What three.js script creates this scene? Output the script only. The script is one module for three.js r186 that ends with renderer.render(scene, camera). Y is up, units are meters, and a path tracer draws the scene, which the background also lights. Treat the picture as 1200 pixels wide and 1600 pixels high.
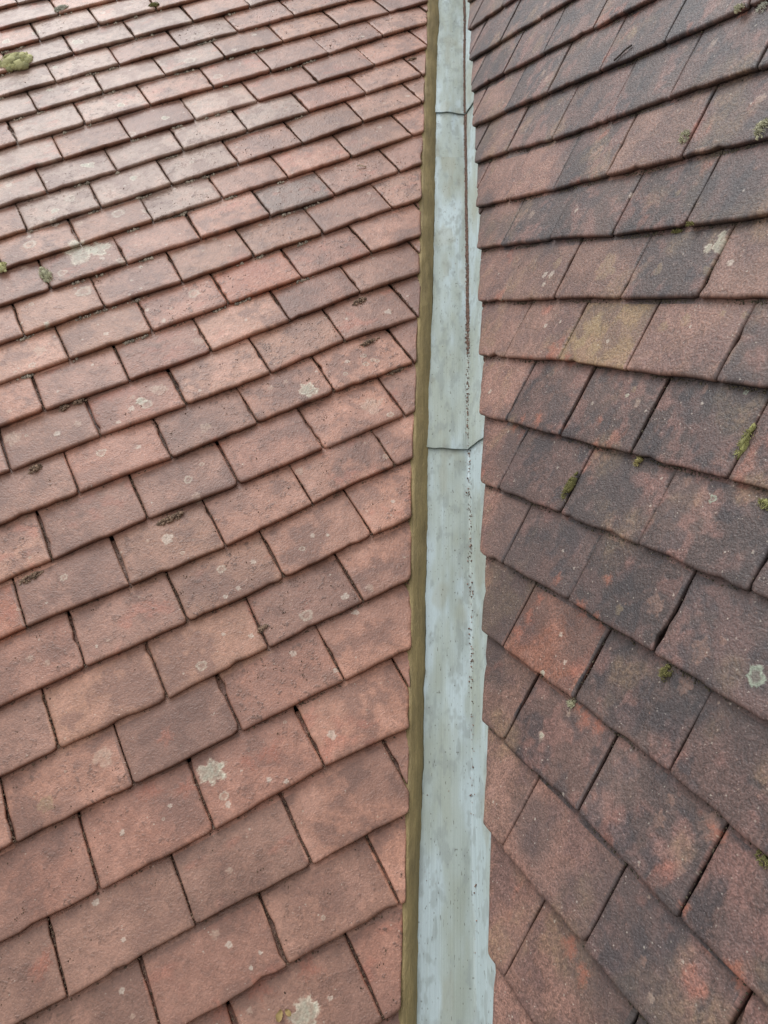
import * as THREE from 'three';
import { mergeGeometries } from 'three/addons/utils/BufferGeometryUtils.js';

// ---------------------------------------------------------------- camera, sky, sun, exposure
const scene = new THREE.Scene();
const camera = new THREE.PerspectiveCamera(64.534, 0.75, 0.02, 400);
camera.position.set(0.4173, 0.8488, 0.7693);
camera.quaternion.setFromRotationMatrix(new THREE.Matrix4().makeBasis(
  new THREE.Vector3(0.916376, -0.302837, -0.26181),
  new THREE.Vector3(0.170176, 0.886662, -0.429965),
  new THREE.Vector3(0.362346, 0.349456, 0.864052)));
const renderer = new THREE.WebGLRenderer({ antialias: true });
renderer.toneMapping = THREE.LinearToneMapping;
renderer.toneMappingExposure = 1.16;
renderer.shadowMap.enabled = true;

const SUN = new THREE.Vector3(-0.22, 0.90, -0.38).normalize();
{ // bright overcast sky: zenith brighter than horizon, thin cloud glowing round the hidden sun
  const W = 512, H = 256, data = new Float32Array(W * H * 4);
  for (let j = 0; j < H; j++) for (let i = 0; i < W; i++) {
    const lat = ((j + 0.5) / H - 0.5) * Math.PI, lon = ((i + 0.5) / W - 0.5) * 2 * Math.PI;
    const y = Math.sin(lat), c = Math.cos(lat), x = c * Math.cos(lon), z = c * Math.sin(lon);
    const L = 0.62 + 0.16 * Math.max(0, y);
    const d = Math.acos(Math.min(1, x * SUN.x + y * SUN.y + z * SUN.z));
    const g = 3.7 * Math.exp(-(d * d) / (2 * 0.25 * 0.25)) + 0.45 * Math.exp(-d / 0.55);
    const k = (j * W + i) * 4;
    data[k] = L * 0.95 + g * 0.97; data[k + 1] = L * 0.985 + g * 0.99; data[k + 2] = L * 1.03 + g * 1.02; data[k + 3] = 1;
  }
  const t = new THREE.DataTexture(data, W, H, THREE.RGBAFormat, THREE.FloatType);
  t.mapping = THREE.EquirectangularReflectionMapping; t.magFilter = THREE.LinearFilter; t.minFilter = THREE.LinearFilter;
  t.needsUpdate = true;
  scene.background = t; scene.environment = t;
}
const sun = new THREE.DirectionalLight(new THREE.Color(1, 0.96, 0.92), 0.55);
sun.position.copy(SUN).multiplyScalar(12).add(new THREE.Vector3(0, 0.8, -1));
sun.target.position.set(0, 0.8, -1); scene.add(sun, sun.target);
sun.castShadow = true; sun.shadow.radius = 40; sun.shadow.mapSize.set(4096, 4096);
Object.assign(sun.shadow.camera, { left: -3.5, right: 3.5, top: 3.5, bottom: -3.5, near: 1, far: 30 });

// ---------------------------------------------------------------- measured roof data (plane coordinates, metres / mm)
const L_COURSES=[
[0,[-0.231,-0.067],[[-0.371,7],[-0.231,9],[-0.067,1]]],
[1,[-0.494,-0.32,-0.151],[[-0.494,-1],[-0.32,1],[-0.151,-4],[-0.003,-10]]],
[2,[-0.42,-0.253,-0.078],[[-0.555,-4],[-0.42,-4],[-0.253,-4],[-0.078,3],[0.059,-6]]],
[3,[-0.507,-0.334,-0.166,0.006],[[-0.507,5],[-0.334,3],[-0.166,3],[0.006,2],[0.122,-1]]],
[4,[-0.416,-0.246,-0.076,0.093],[[-0.416,0],[-0.246,-4],[-0.076,1],[0.093,3],[0.183,3]]],
[5,[-0.343,-0.174,-0.004,0.163],[[-0.476,-2],[-0.343,0],[-0.174,-3],[-0.004,-4],[0.163,1],[0.241,-1]]],
[6,[-0.407,-0.236,-0.068,0.099,0.266],[[-0.407,4],[-0.236,-1],[-0.068,-7],[0.099,2],[0.266,7],[0.301,7]]],
[7,[-0.337,-0.167,0.001,0.167,0.337],[[-0.424,-4],[-0.337,0],[-0.167,3],[0.001,-7],[0.167,-6],[0.337,-7],[0.362,-5]]],
[8,[-0.257,-0.086,0.084,0.245],[[-0.257,4],[-0.086,0],[0.084,1],[0.245,1],[0.417,-4]]],
[9,[-0.353,-0.186,-0.019,0.155,0.32,0.482],[[-0.353,3],[-0.186,5],[-0.019,-1],[0.155,-3],[0.32,9],[0.482,-5]]],
[10,[-0.261,-0.095,0.074,0.245,0.409],[[-0.261,8],[-0.095,1],[0.074,-2],[0.245,2],[0.409,15],[0.551,-1]]],
[11,[-0.183,-0.013,0.153,0.319,0.485],[[-0.183,5],[-0.013,-1],[0.153,-3],[0.319,-4],[0.485,-2],[0.605,-9]]],
[12,[-0.245,-0.078,0.091,0.256,0.42,0.593],[[-0.245,2],[-0.078,4],[0.091,-2],[0.256,0],[0.42,-3],[0.593,0],[0.665,-5]]],
[13,[0.174,0.339,0.499,0.672],[[0.174,2],[0.339,-1],[0.499,-3],[0.672,3],[0.734,5]]],
[14,[0.268,0.43,0.597],[[0.268,1],[0.43,-2],[0.597,-1],[0.801,5]]],
[15,[0.347,0.514,0.683],[[0.347,-5],[0.514,-7],[0.683,3],[0.859,10]]],
[16,[0.416,0.581,0.744],[[0.416,-3],[0.581,-1],[0.744,2],[0.92,6]]],
[17,[0.319,0.487,0.655,0.82],[[0.319,-14],[0.487,-5],[0.655,-5],[0.82,-3],[0.988,11]]],
[18,[0.41,0.57,0.736,0.906],[[0.41,-1],[0.57,-10],[0.736,-3],[0.906,9],[1.047,12]]],
[19,[0.487,0.653,0.823,0.977],[[0.487,2],[0.653,1],[0.823,2],[0.977,-1]]]];
const R_COURSES=[
[0,[],[[0.151,-7],[0.179,-5]]],
[1,[0.094,0.268],[[0.048,4],[0.094,2],[0.268,4]]],
[2,[0.012,0.184,0.353],[[-0.038,1],[0.012,2],[0.184,6],[0.353,0],[0.444,-2]]],
[3,[-0.07,0.103,0.275],[[-0.135,3],[-0.07,2],[0.103,6],[0.275,8],[0.393,-1]]],
[4,[-0.152,0.022,0.191],[[-0.208,-7],[-0.152,0],[0.022,2],[0.191,0],[0.356,-2]]],
[5,[-0.242,-0.067,0.1,0.273],[[-0.295,-9],[-0.242,-8],[-0.067,-2],[0.1,0],[0.273,-1]]],
[6,[-0.303,-0.141,0.021,0.188],[[-0.381,-2],[-0.303,-2],[-0.145,-3],[0.021,-1],[0.188,-1]]],
[7,[-0.222,-0.058,0.11],[[-0.476,-4],[-0.222,7],[-0.058,2],[0.11,1],[0.19,1]]],
[8,[-0.311,-0.135,0.021],[[-0.561,-3],[-0.311,1],[-0.135,0],[0.021,1],[0.137,-1]]],
[9,[-0.397,-0.221,-0.06],[[-0.655,3],[-0.397,4],[-0.221,-4],[-0.06,-3],[0.082,-1]]],
[10,[-0.453,-0.299,-0.129],[[-0.741,-4],[-0.453,-5],[-0.299,-2],[-0.129,-1],[0.027,-1]]],
[11,[-0.711,-0.535,-0.368,-0.216],[[-0.839,4],[-0.711,9],[-0.535,-4],[-0.368,-2],[-0.216,1]]],
[12,[],[[-0.937,-1],[-0.803,5],[-0.367,2],[-0.129,2]]],
[13,[],[[-1.027,-1],[-0.876,5],[-0.717,3],[-0.451,1],[-0.395,0]]],
[14,[],[[-1.12,-2],[-0.952,-1],[-0.699,0]]]];
const L_LICHEN=[[-0.227,0.273,19.6,2],[-0.224,0.231,6.8,1],[-0.224,0.217,4.8,0],[-0.361,0.368,14.8,3],[-0.455,0.338,11.5,4],[-0.431,0.184,4.5,0],[-0.152,0.673,11.5,0],[-0.138,0.634,4.5,1],[-0.001,0.432,10.9,1],[0.071,0.434,6.6,0],[-0.046,0.385,5.3,0],[0.001,0.326,4.2,0],[0.045,0.547,5.7,1],[0.072,0.563,4.6,0],[0.095,0.551,3.5,0],[-0.091,0.577,7.9,1],[-0.08,0.528,4.4,0],[-0.104,0.524,4.4,0],[-0.181,0.43,9.4,1],[-0.132,0.466,3.2,0],[-0.094,0.442,4.3,0],[0.202,0.859,16.8,2],[-0.092,0.982,10.2,2],[-0.085,0.97,11.5,1],[-0.114,0.973,6.4,0],[-0.049,0.995,15.5,3],[-0.059,1.004,9.1,3],[-0.196,0.902,9.8,1],[-0.147,0.952,5.0,0],[-0.076,0.772,8.4,1],[-0.076,0.729,8.3,3],[-0.256,0.981,6.2,0],[-0.215,0.987,7.5,3],[-0.329,0.684,6.7,1],[-0.417,0.569,6.3,3],[-0.395,0.548,5.3,3],[0.1,1.209,12.6,1],[-0.102,1.322,16.9,1],[-0.126,1.393,11.4,1],[-0.252,1.166,7.9,1],[-0.196,1.262,5.5,2],[-0.072,1.443,37.9,2],[-0.038,1.437,26.3,2],[-0.002,1.372,11.6,1],[0.336,0.889,6.6,1],[0.33,0.865,6.6,1],[0.3,0.89,5.3,0],[0.282,0.861,5.2,1],[0.347,0.869,5.3,1],[0.353,0.862,5.3,1],[-0.334,1.015,17.4,3],[-0.008,0.864,11.2,3],[0.292,0.771,19.1,3],[0.14,0.899,6.5,3],[0.172,0.9,5.2,3],[-0.23,-0.065,19.6,2],[-0.198,-0.065,3.4,0],[-0.302,0.072,6.2,3],[-0.29,0.052,4.4,0],[-0.433,0.068,4.3,0],[-0.429,0.034,3.4,3],[-0.274,0.013,3.5,0],[-0.296,-0.029,4.3,3],[-0.37,0.252,3.8,0],[-0.298,0.255,3.8,0],[-0.255,0.135,5.5,3],[0.162,2.253,16.3,2],[0.075,2.349,12.8,2],[-0.01,2.34,14.5,2],[0.4,2.024,16.0,1],[0.437,1.921,13.9,1],[0.034,2.075,8.6,2],[0.076,2.167,8.8,2],[0.081,2.066,13.8,3],[0.04,2.127,12.2,3],[0.255,1.814,10.0,2],[0.173,1.915,10.1,2],[0.111,1.629,11.0,2],[0.035,1.722,12.7,2],[-0.044,1.628,13.8,1],[-0.085,1.597,9.1,2],[0.039,1.527,15.1,1],[-0.165,1.515,14.7,1],[0.022,1.729,9.5,2],[0.159,1.788,11.5,1],[0.006,1.269,4.2,0],[-0.003,1.211,5.5,0],[-0.098,1.181,5.4,0],[0.017,1.16,5.5,0],[0.061,1.077,12.1,3],[-0.038,0.565,4.5,0],[-0.137,0.207,3.9,0],[-0.158,0.222,3.9,0],[-0.229,1.201,12.0,3],[-0.051,1.538,12.0,3]];
const R_LICHEN=[[0.322,0.443,9.7,5],[0.037,0.314,4.4,0],[0.076,0.247,6.8,3],[0.076,0.249,4.2,2],[0.154,0.21,4.0,0],[0.032,0.371,3.5,0],[0.063,0.344,3.4,0],[0.034,0.314,4.4,2],[0.1,0.291,4.1,3],[-0.369,0.876,6.8,0],[-0.349,0.875,6.7,0],[-0.358,0.857,4.5,0],[-0.305,0.786,4.4,0],[0.049,0.877,4.9,0],[-0.079,0.872,8.2,4],[0.014,0.868,6.8,4],[0.02,0.878,5.0,4],[0.012,0.902,10.1,2],[-0.003,0.899,6.0,2],[0.01,0.915,6.8,2],[-0.009,0.902,2.6,0],[0.103,0.812,5.5,4],[0.069,0.813,4.9,4],[-0.024,0.793,7.9,4],[0.012,0.803,8.5,4],[-0.689,1.308,8.0,3],[-0.659,1.288,6.6,3],[-0.353,0.986,4.4,0],[-0.222,0.999,4.1,0],[-0.502,0.995,8.6,3],[-0.108,0.985,5.6,4],[-0.032,0.705,5.4,4],[-0.039,0.695,3.6,2],[-0.012,0.687,6.2,3],[0.153,0.721,3.8,5],[0.091,0.719,5.6,6],[0.126,0.607,6.3,6],[0.175,0.595,5.2,5],[0.166,0.461,13.7,6],[0.115,0.436,6.4,4],[0.249,0.44,12.6,6],[0.269,0.459,5.5,6],[0.243,0.397,9.9,6],[0.286,0.265,8.3,6],[0.288,0.289,6.2,6],[0.333,0.241,7.9,6],[0.34,0.293,12.9,6],[-0.269,0.794,3.2,0],[-0.223,0.754,3.1,0],[0.012,0.678,2.6,0],[-0.104,0.676,2.8,0],[0.099,0.7,2.4,0],[0.258,0.555,2.1,0],[0.226,0.545,1.4,0],[0.426,0.198,9.4,7],[0.338,0.143,5.3,6],[-0.024,1.101,7.7,3],[-0.171,1.216,8.6,3],[-0.404,1.302,11.3,4],[-0.349,0.894,11.2,4],[-0.201,0.882,22.1,4],[-0.173,0.791,19.8,4],[-0.185,0.761,14.0,4],[-0.147,0.753,11.7,4]];

// ---------------------------------------------------------------- helpers
let seed = 20240611;
const rnd = () => { seed |= 0; seed = seed + 0x6D2B79F5 | 0; let t = Math.imul(seed ^ seed >>> 15, 1 | seed); t = t + Math.imul(t ^ t >>> 7, 61 | t) ^ t; return ((t ^ t >>> 14) >>> 0) / 4294967296; };
const rr = (a, b) => a + (b - a) * rnd();
const lattice = new Float32Array(65536); for (let i = 0; i < 65536; i++) lattice[i] = rnd();
function vn(x, y) { // value noise 0..1
  const xi = Math.floor(x), yi = Math.floor(y); let fx = x - xi, fy = y - yi;
  fx = fx * fx * (3 - 2 * fx); fy = fy * fy * (3 - 2 * fy);
  const a = xi & 255, b = (xi + 1) & 255, c = (yi & 255) << 8, d = ((yi + 1) & 255) << 8;
  const p = lattice[a | c], q = lattice[b | c], r = lattice[a | d], s = lattice[b | d];
  return p + (q - p) * fx + (r - p) * fy + (p - q - r + s) * fx * fy;
}
const fbm = (x, y) => 0.5 * vn(x, y) + 0.3 * vn(x * 2.13 + 17, y * 2.13 + 5) + 0.2 * vn(x * 4.31 + 3, y * 4.31 + 41);
const sstep = (a, b, x) => { x = Math.min(1, Math.max(0, (x - a) / (b - a))); return x * x * (3 - 2 * x); };
const lerp = (a, b, t) => a + (b - a) * t;
function interp(tab, x) { // piecewise linear table, constant outside
  if (x <= tab[0][0]) return tab[0][1];
  for (let i = 1; i < tab.length; i++) if (x <= tab[i][0]) return lerp(tab[i - 1][1], tab[i][1], (x - tab[i - 1][0]) / (tab[i][0] - tab[i - 1][0]));
  return tab[tab.length - 1][1];
}
const taken = {};
function numbered(n) { const k = taken[n] = (taken[n] || 0) + 1; return k === 1 ? n : `${n}_${String(k - 1).padStart(3, '0')}`; }
function tag(o, label, category, group, kind) {
  if (label) o.userData.label = label; if (category) o.userData.category = category;
  if (group) o.userData.group = group; if (kind) o.userData.kind = kind; return o;
}
function mesh(name, geo, mat, parent) { const m = new THREE.Mesh(geo, mat); m.name = name; m.castShadow = m.receiveShadow = true; parent.add(m); return m; }

// two roof planes meeting in a valley that climbs away from the camera
const A = 0.6583, B = 0.90456, PL = 0.70812, PR = 0.83114;
const V3 = (x, y, z) => new THREE.Vector3(x, y, z);
const VAL = V3(0, Math.cos(A) * Math.tan(PL), -1).normalize();          // up the valley
const EB = V3(0, -VAL.z, VAL.y);                                        // out of the valley, square to it
function plane(h, up, pitch) {
  const s = up.multiplyScalar(Math.cos(pitch)).add(V3(0, Math.sin(pitch), 0));
  return { h, s, n: h.clone().cross(s) };
}
const PLN = {
  L: plane(V3(Math.cos(A), 0, -Math.sin(A)), V3(-Math.sin(A), 0, -Math.cos(A)), PL),
  R: plane(V3(Math.cos(B), 0, Math.sin(B)), V3(Math.sin(B), 0, -Math.cos(B)), PR),
};
for (const k of 'LR') { const p = PLN[k]; p.vu = p.h.dot(VAL); p.vs = p.s.dot(VAL); }
const at = (side, u, s, z) => { const p = PLN[side]; return V3(p.h.x * u + p.s.x * s + p.n.x * z, p.h.y * u + p.s.y * s + p.n.y * z, p.h.z * u + p.s.z * s + p.n.z * z); };
const along = (side, u, s) => u * PLN[side].vu + s * PLN[side].vs;
const dist = (side, u, s) => { const p = PLN[side]; return (side === 'L' ? -1 : 1) * (u * p.vs - s * p.vu); };   // distance from the valley line within the plane
const sec = (x, b, al) => V3(x, b * EB.y + al * VAL.y, b * EB.z + al * VAL.z);

// ---------------------------------------------------------------- lay out the tiles
const TH = 0.0108, W0 = 0.168;
const ROOF = {
  L: { g: 0.10535, s0: -0.01189, courses: L_COURSES, kmin: -4, kmax: 28, cut: [[-0.2, 0.0455], [0.07, 0.0455], [0.195, 0.047], [0.448, 0.0514], [0.694, 0.0555], [1.05, 0.0535], [1.54, 0.0575], [2.16, 0.0575]] },
  R: { g: 0.10458, s0: -0.00607, courses: R_COURSES, kmin: -5, kmax: 20, cut: [[-0.167, 0.11], [0.046, 0.104], [0.179, 0.104], [0.443, 0.107], [0.718, 0.1125], [0.993, 0.112], [1.418, 0.109], [1.995, 0.0915], [2.3, 0.09]] },
};
function cutDist(side, al) { return interp(ROOF[side].cut, al) - (side === 'R' ? .0055 : 0); }
function layout(side) {
  const R = ROOF[side], rows = {};
  for (const [k, js, ds] of R.courses) rows[k] = { js: js.slice(), ds: ds.map(([u, d]) => [u, Math.max(-6, Math.min(6, d)) / 1000]) };
  const has = k => rows[k] && rows[k].js.length;
  let k0 = 4; // spread measured bond to the courses that have no measured joint
  for (let k = k0; k <= R.kmax; k++) if (!has(k)) { rows[k] = rows[k] || { ds: [[0, rr(-.002, .002)]] }; rows[k].js = [rows[k - 1].js[0] + W0 / 2 + rr(-.012, .012)]; }
  for (let k = k0; k >= R.kmin; k--) if (!has(k)) { rows[k] = rows[k] || { ds: [[0, rr(-.002, .002)]] }; rows[k].js = [rows[k + 1].js[0] + W0 / 2 + rr(-.012, .012)]; }
  const tiles = [];
  for (let k = R.kmin; k <= R.kmax; k++) {
    const row = rows[k], sk = R.s0 + k * R.g; row.s = sk;
    // the run of the course: from the valley cut outwards
    const p = PLN[side], uv = sk * p.vu / p.vs;               // u of the valley line at this height
    const reach = side === 'L' ? 1.4 + 0.36 * Math.max(0, sk - 0.2) : 1.15 + 0.3 * Math.max(0, sk);
    const lo = side === 'L' ? uv - reach : uv - 0.02, hi = side === 'L' ? uv + 0.14 : uv + reach;
    row.js.sort((a, b) => a - b);
    while (row.js[0] > lo) row.js.unshift(row.js[0] - W0 + rr(-.0025, .0025));
    while (row.js[row.js.length - 1] < hi) row.js.push(row.js[row.js.length - 1] + W0 + rr(-.0025, .0025));
    row.lo = lo; row.hi = hi;
  }
  R.rows = rows;
  R.tail = (k, u) => rows[k].s + interp(rows[k].ds, u);
  for (let k = R.kmin; k <= R.kmax; k++) {
    const row = rows[k];
    for (let j = 0; j + 1 < row.js.length; j++) {
      const ua = row.js[j], ub = row.js[j + 1]; if (ub < row.lo - W0 || ua > row.hi + W0) continue;
      const gap = rr(.001, .0028) / 2, gap2 = rr(.001, .0028) / 2, jit = rr(-.0008, .0008), sk = rr(-.0006, .0006);
      const t0 = R.tail(k, ua) + jit, t1 = R.tail(k, ub) + jit + sk, len = 0.215, skew = rr(-.0008, .0008);
      const poly = [[ua + gap, t0], [ub - gap2, t1], [ub - gap2 + skew, t1 + len], [ua + gap + skew, t0 + len]];
      tiles.push({ side, k, j, ua, ub, t0, t1, poly, lift: rr(-.0006, .0012), roll: rr(-.013, .013), camber: rr(-.0004, .0024), bow: rr(-.0012, .0016), T: TH - rr(.0004, .0014), id: tiles.length, r: [rnd(), rnd(), rnd(), rnd(), rnd(), rnd()] });
    }
  }
  // clip to the valley cut
  const out = [];
  for (const t of tiles) {
    const wob = rr(-.0018, .0018), wob2 = rr(-.0018, .0018), mid = (t.t0 + t.t1) / 2;
    const f = q => dist(side, q[0], q[1]) - cutDist(side, along(side, q[0], q[1])) + lerp(wob, wob2, (q[1] - mid) / .215);
    let res = [];
    for (let i = 0; i < 4; i++) {
      const a = t.poly[i], b = t.poly[(i + 1) % 4], fa = f(a), fb = f(b);
      if (fa >= 0) res.push(a);
      if ((fa >= 0) !== (fb >= 0)) { const w = fa / (fa - fb); res.push([lerp(a[0], b[0], w), lerp(a[1], b[1], w)]); }
    }
    if (res.length < 3) continue;
    t.cut = res.length !== 4 || res.some((q, i) => q !== t.poly[i]);
    t.poly = res;
    let area = 0; for (let i = 0; i < res.length; i++) { const a = res[i], b = res[(i + 1) % res.length]; area += a[0] * b[1] - a[1] * b[0]; }
    // exposed part must be more than a sliver
    const low = Math.min(...res.map(q => q[1]));
    if (area / 2 < 0.0004 || low > mid + R.g - 0.006) continue;
    t.d = dist(side, (t.ua + t.ub) / 2, mid + .05);
    out.push(t);
  }
  R.tiles = out;
  R.find = (u, s) => { let best = null; for (const t of out) if (u >= t.ua && u < t.ub) { const tl = lerp(t.t0, t.t1, (u - t.ua) / (t.ub - t.ua)); if (s >= tl && (!best || tl > best.tl)) { best = t; t.tl = tl; } } return best; };
  R.top = (t, u, s) => { const tl = lerp(t.t0, t.t1, (u - t.ua) / (t.ub - t.ua)), w = t.ub - t.ua, c = (u - (t.ua + t.ub) / 2) / (w / 2); return t.lift + t.roll * c * w / 2 - TH / R.g * (s - tl) - t.camber * c * c; };
  R.surf = (u, s) => { const t = R.find(u, s); return t ? R.top(t, u, s) : -TH / 2; };
}
layout('L'); layout('R');

// ---------------------------------------------------------------- tile tones (fired clay colours, sRGB; the palest grey also holds painted-in glare)
const TONES = {
  salmon: [165, 118, 97], orange: [157, 103, 81], dark: [118, 98, 88], purple: [147, 108, 91], browngrey: [138, 101, 84],
  red: [148, 104, 86], pink: [166, 123, 102], tan: [155, 114, 93], ashGlare: [161, 136, 121],
  soot: [82, 69, 65], mauve: [97, 77, 71], rust: [132, 89, 72], ochre: [142, 117, 86], clay: [128, 96, 84], rose: [113, 87, 76],
};
const TONE_AT = {
  L: [[0.235, 1.192, 'orange'], [0.422, 1.408, 'dark'], [0.428, 1.005, 'purple'], [0.454, 0.971, 'purple'], [0.16, 0.468, 'salmon'], [0.093, 0.384, 'salmon'], [-0.001, 0.255, 'salmon'], [-0.072, 0.134, 'salmon'],
    [0.204, 0.575, 'salmon'], [0.155, 0.654, 'salmon'], [-0.303, 0.266, 'red'], [-0.365, 0.157, 'browngrey'], [-0.225, 0.157, 'browngrey'], [-0.146, 0.033, 'browngrey'], [-0.322, 0.032, 'red'], [-0.194, -0.027, 'browngrey'],
    [-0.135, 0.596, 'tan'], [-0.026, 0.472, 'purple'], [-0.097, 0.362, 'red'], [-0.18, 0.477, 'tan'], [-0.024, 0.042, 'salmon'], [-0.1, -0.026, 'red'], [-0.422, 0.358, 'salmon'], [-0.331, 0.462, 'tan'],
    [0.264, 0.769, 'salmon'], [0.694, 1.619, 'pink'], [0.664, 1.299, 'pink'], [0.588, 1.189, 'salmon'], [-0.48, 0.281, 'red'], [-0.143, 0.232, 'red'], [0.188, 1.448, 'salmon'], [-0.423, 0.643, 'orange'], [0.029, 0.652, 'salmon'], [0.599, 1.466, 'tan'], [0.34, 1.296, 'tan']],
  R: [[0.035, 0.363, 'rust'], [-0.163, 0.777, 'ochre'], [-0.112, 0.711, 'soot'], [-0.046, 0.763, 'rose'], [-0.28, 0.783, 'soot'], [-0.15, 0.454, 'clay'], [-0.108, 0.375, 'rose'], [-0.024, 0.29, 'rose'], [0.086, 0.27, 'mauve'], [0.063, 0.176, 'rose'],
    [0.181, 0.156, 'clay'], [0.273, 0.264, 'soot'], [0.153, 0.059, 'clay'], [0.344, 0.149, 'mauve'], [0.087, 0.47, 'soot'], [0.239, 0.455, 'mauve'], [0.178, 0.382, 'soot'], [-0.051, 0.463, 'mauve'], [0.133, 0.567, 'soot'], [0.118, 0.684, 'soot'],
    [-0.1, 0.873, 'soot'], [-0.222, 0.878, 'rose'], [0.069, 0.866, 'rose'], [-0.449, 0.875, 'rose'], [-0.17, 0.964, 'soot'], [-0.023, 0.974, 'mauve'], [-0.508, 1.072, 'clay'], [-0.364, 0.677, 'clay'], [-0.283, 0.574, 'clay'], [-0.209, 0.48, 'clay'],
    [0.333, 0.351, 'mauve'], [0.411, 0.237, 'mauve'], [-0.12, 0.583, 'mauve'], [-0.162, 0.666, 'soot'], [-0.285, 0.685, 'mauve'], [0.231, 0.03, 'clay'], [-0.39, 0.769, 'rose'], [-0.419, 0.979, 'soot'], [-0.605, 0.984, 'clay']],
};
for (const side of 'LR') {
  for (const t of ROOF[side].tiles) {
    const r = t.r[0];
    if (side === 'L' && t.k < 3) t.tone = r < .4 ? 'red' : r < .75 ? 'browngrey' : r < .88 ? 'purple' : 'salmon';  // low courses toned darker: glare fading down the slope, put into the colour
    else if (side === 'L' && t.k > 13 && t.d > .42) t.tone = r < .5 ? 'ashGlare' : r < .7 ? 'purple' : r < .85 ? 'tan' : 'pink';  // upper left toned paler: grey lichen film plus glare painted into the tone
    else if (side === 'L') t.tone = r < .2 ? 'salmon' : r < .38 ? 'tan' : r < .62 ? 'purple' : r < .82 ? 'red' : r < .9 ? 'browngrey' : 'pink';
    else t.tone = t.d < .17 ? (r < .6 ? 'clay' : 'rose') : t.d < .3 ? (r < .35 ? 'rose' : r < .7 ? 'mauve' : 'soot') : r < .45 ? 'soot' : r < .9 ? 'mauve' : 'rose';
  }
  for (const [u, s, n] of TONE_AT[side]) { const t = ROOF[side].find(u, s); if (t) t.tone = n; }
}

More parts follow.
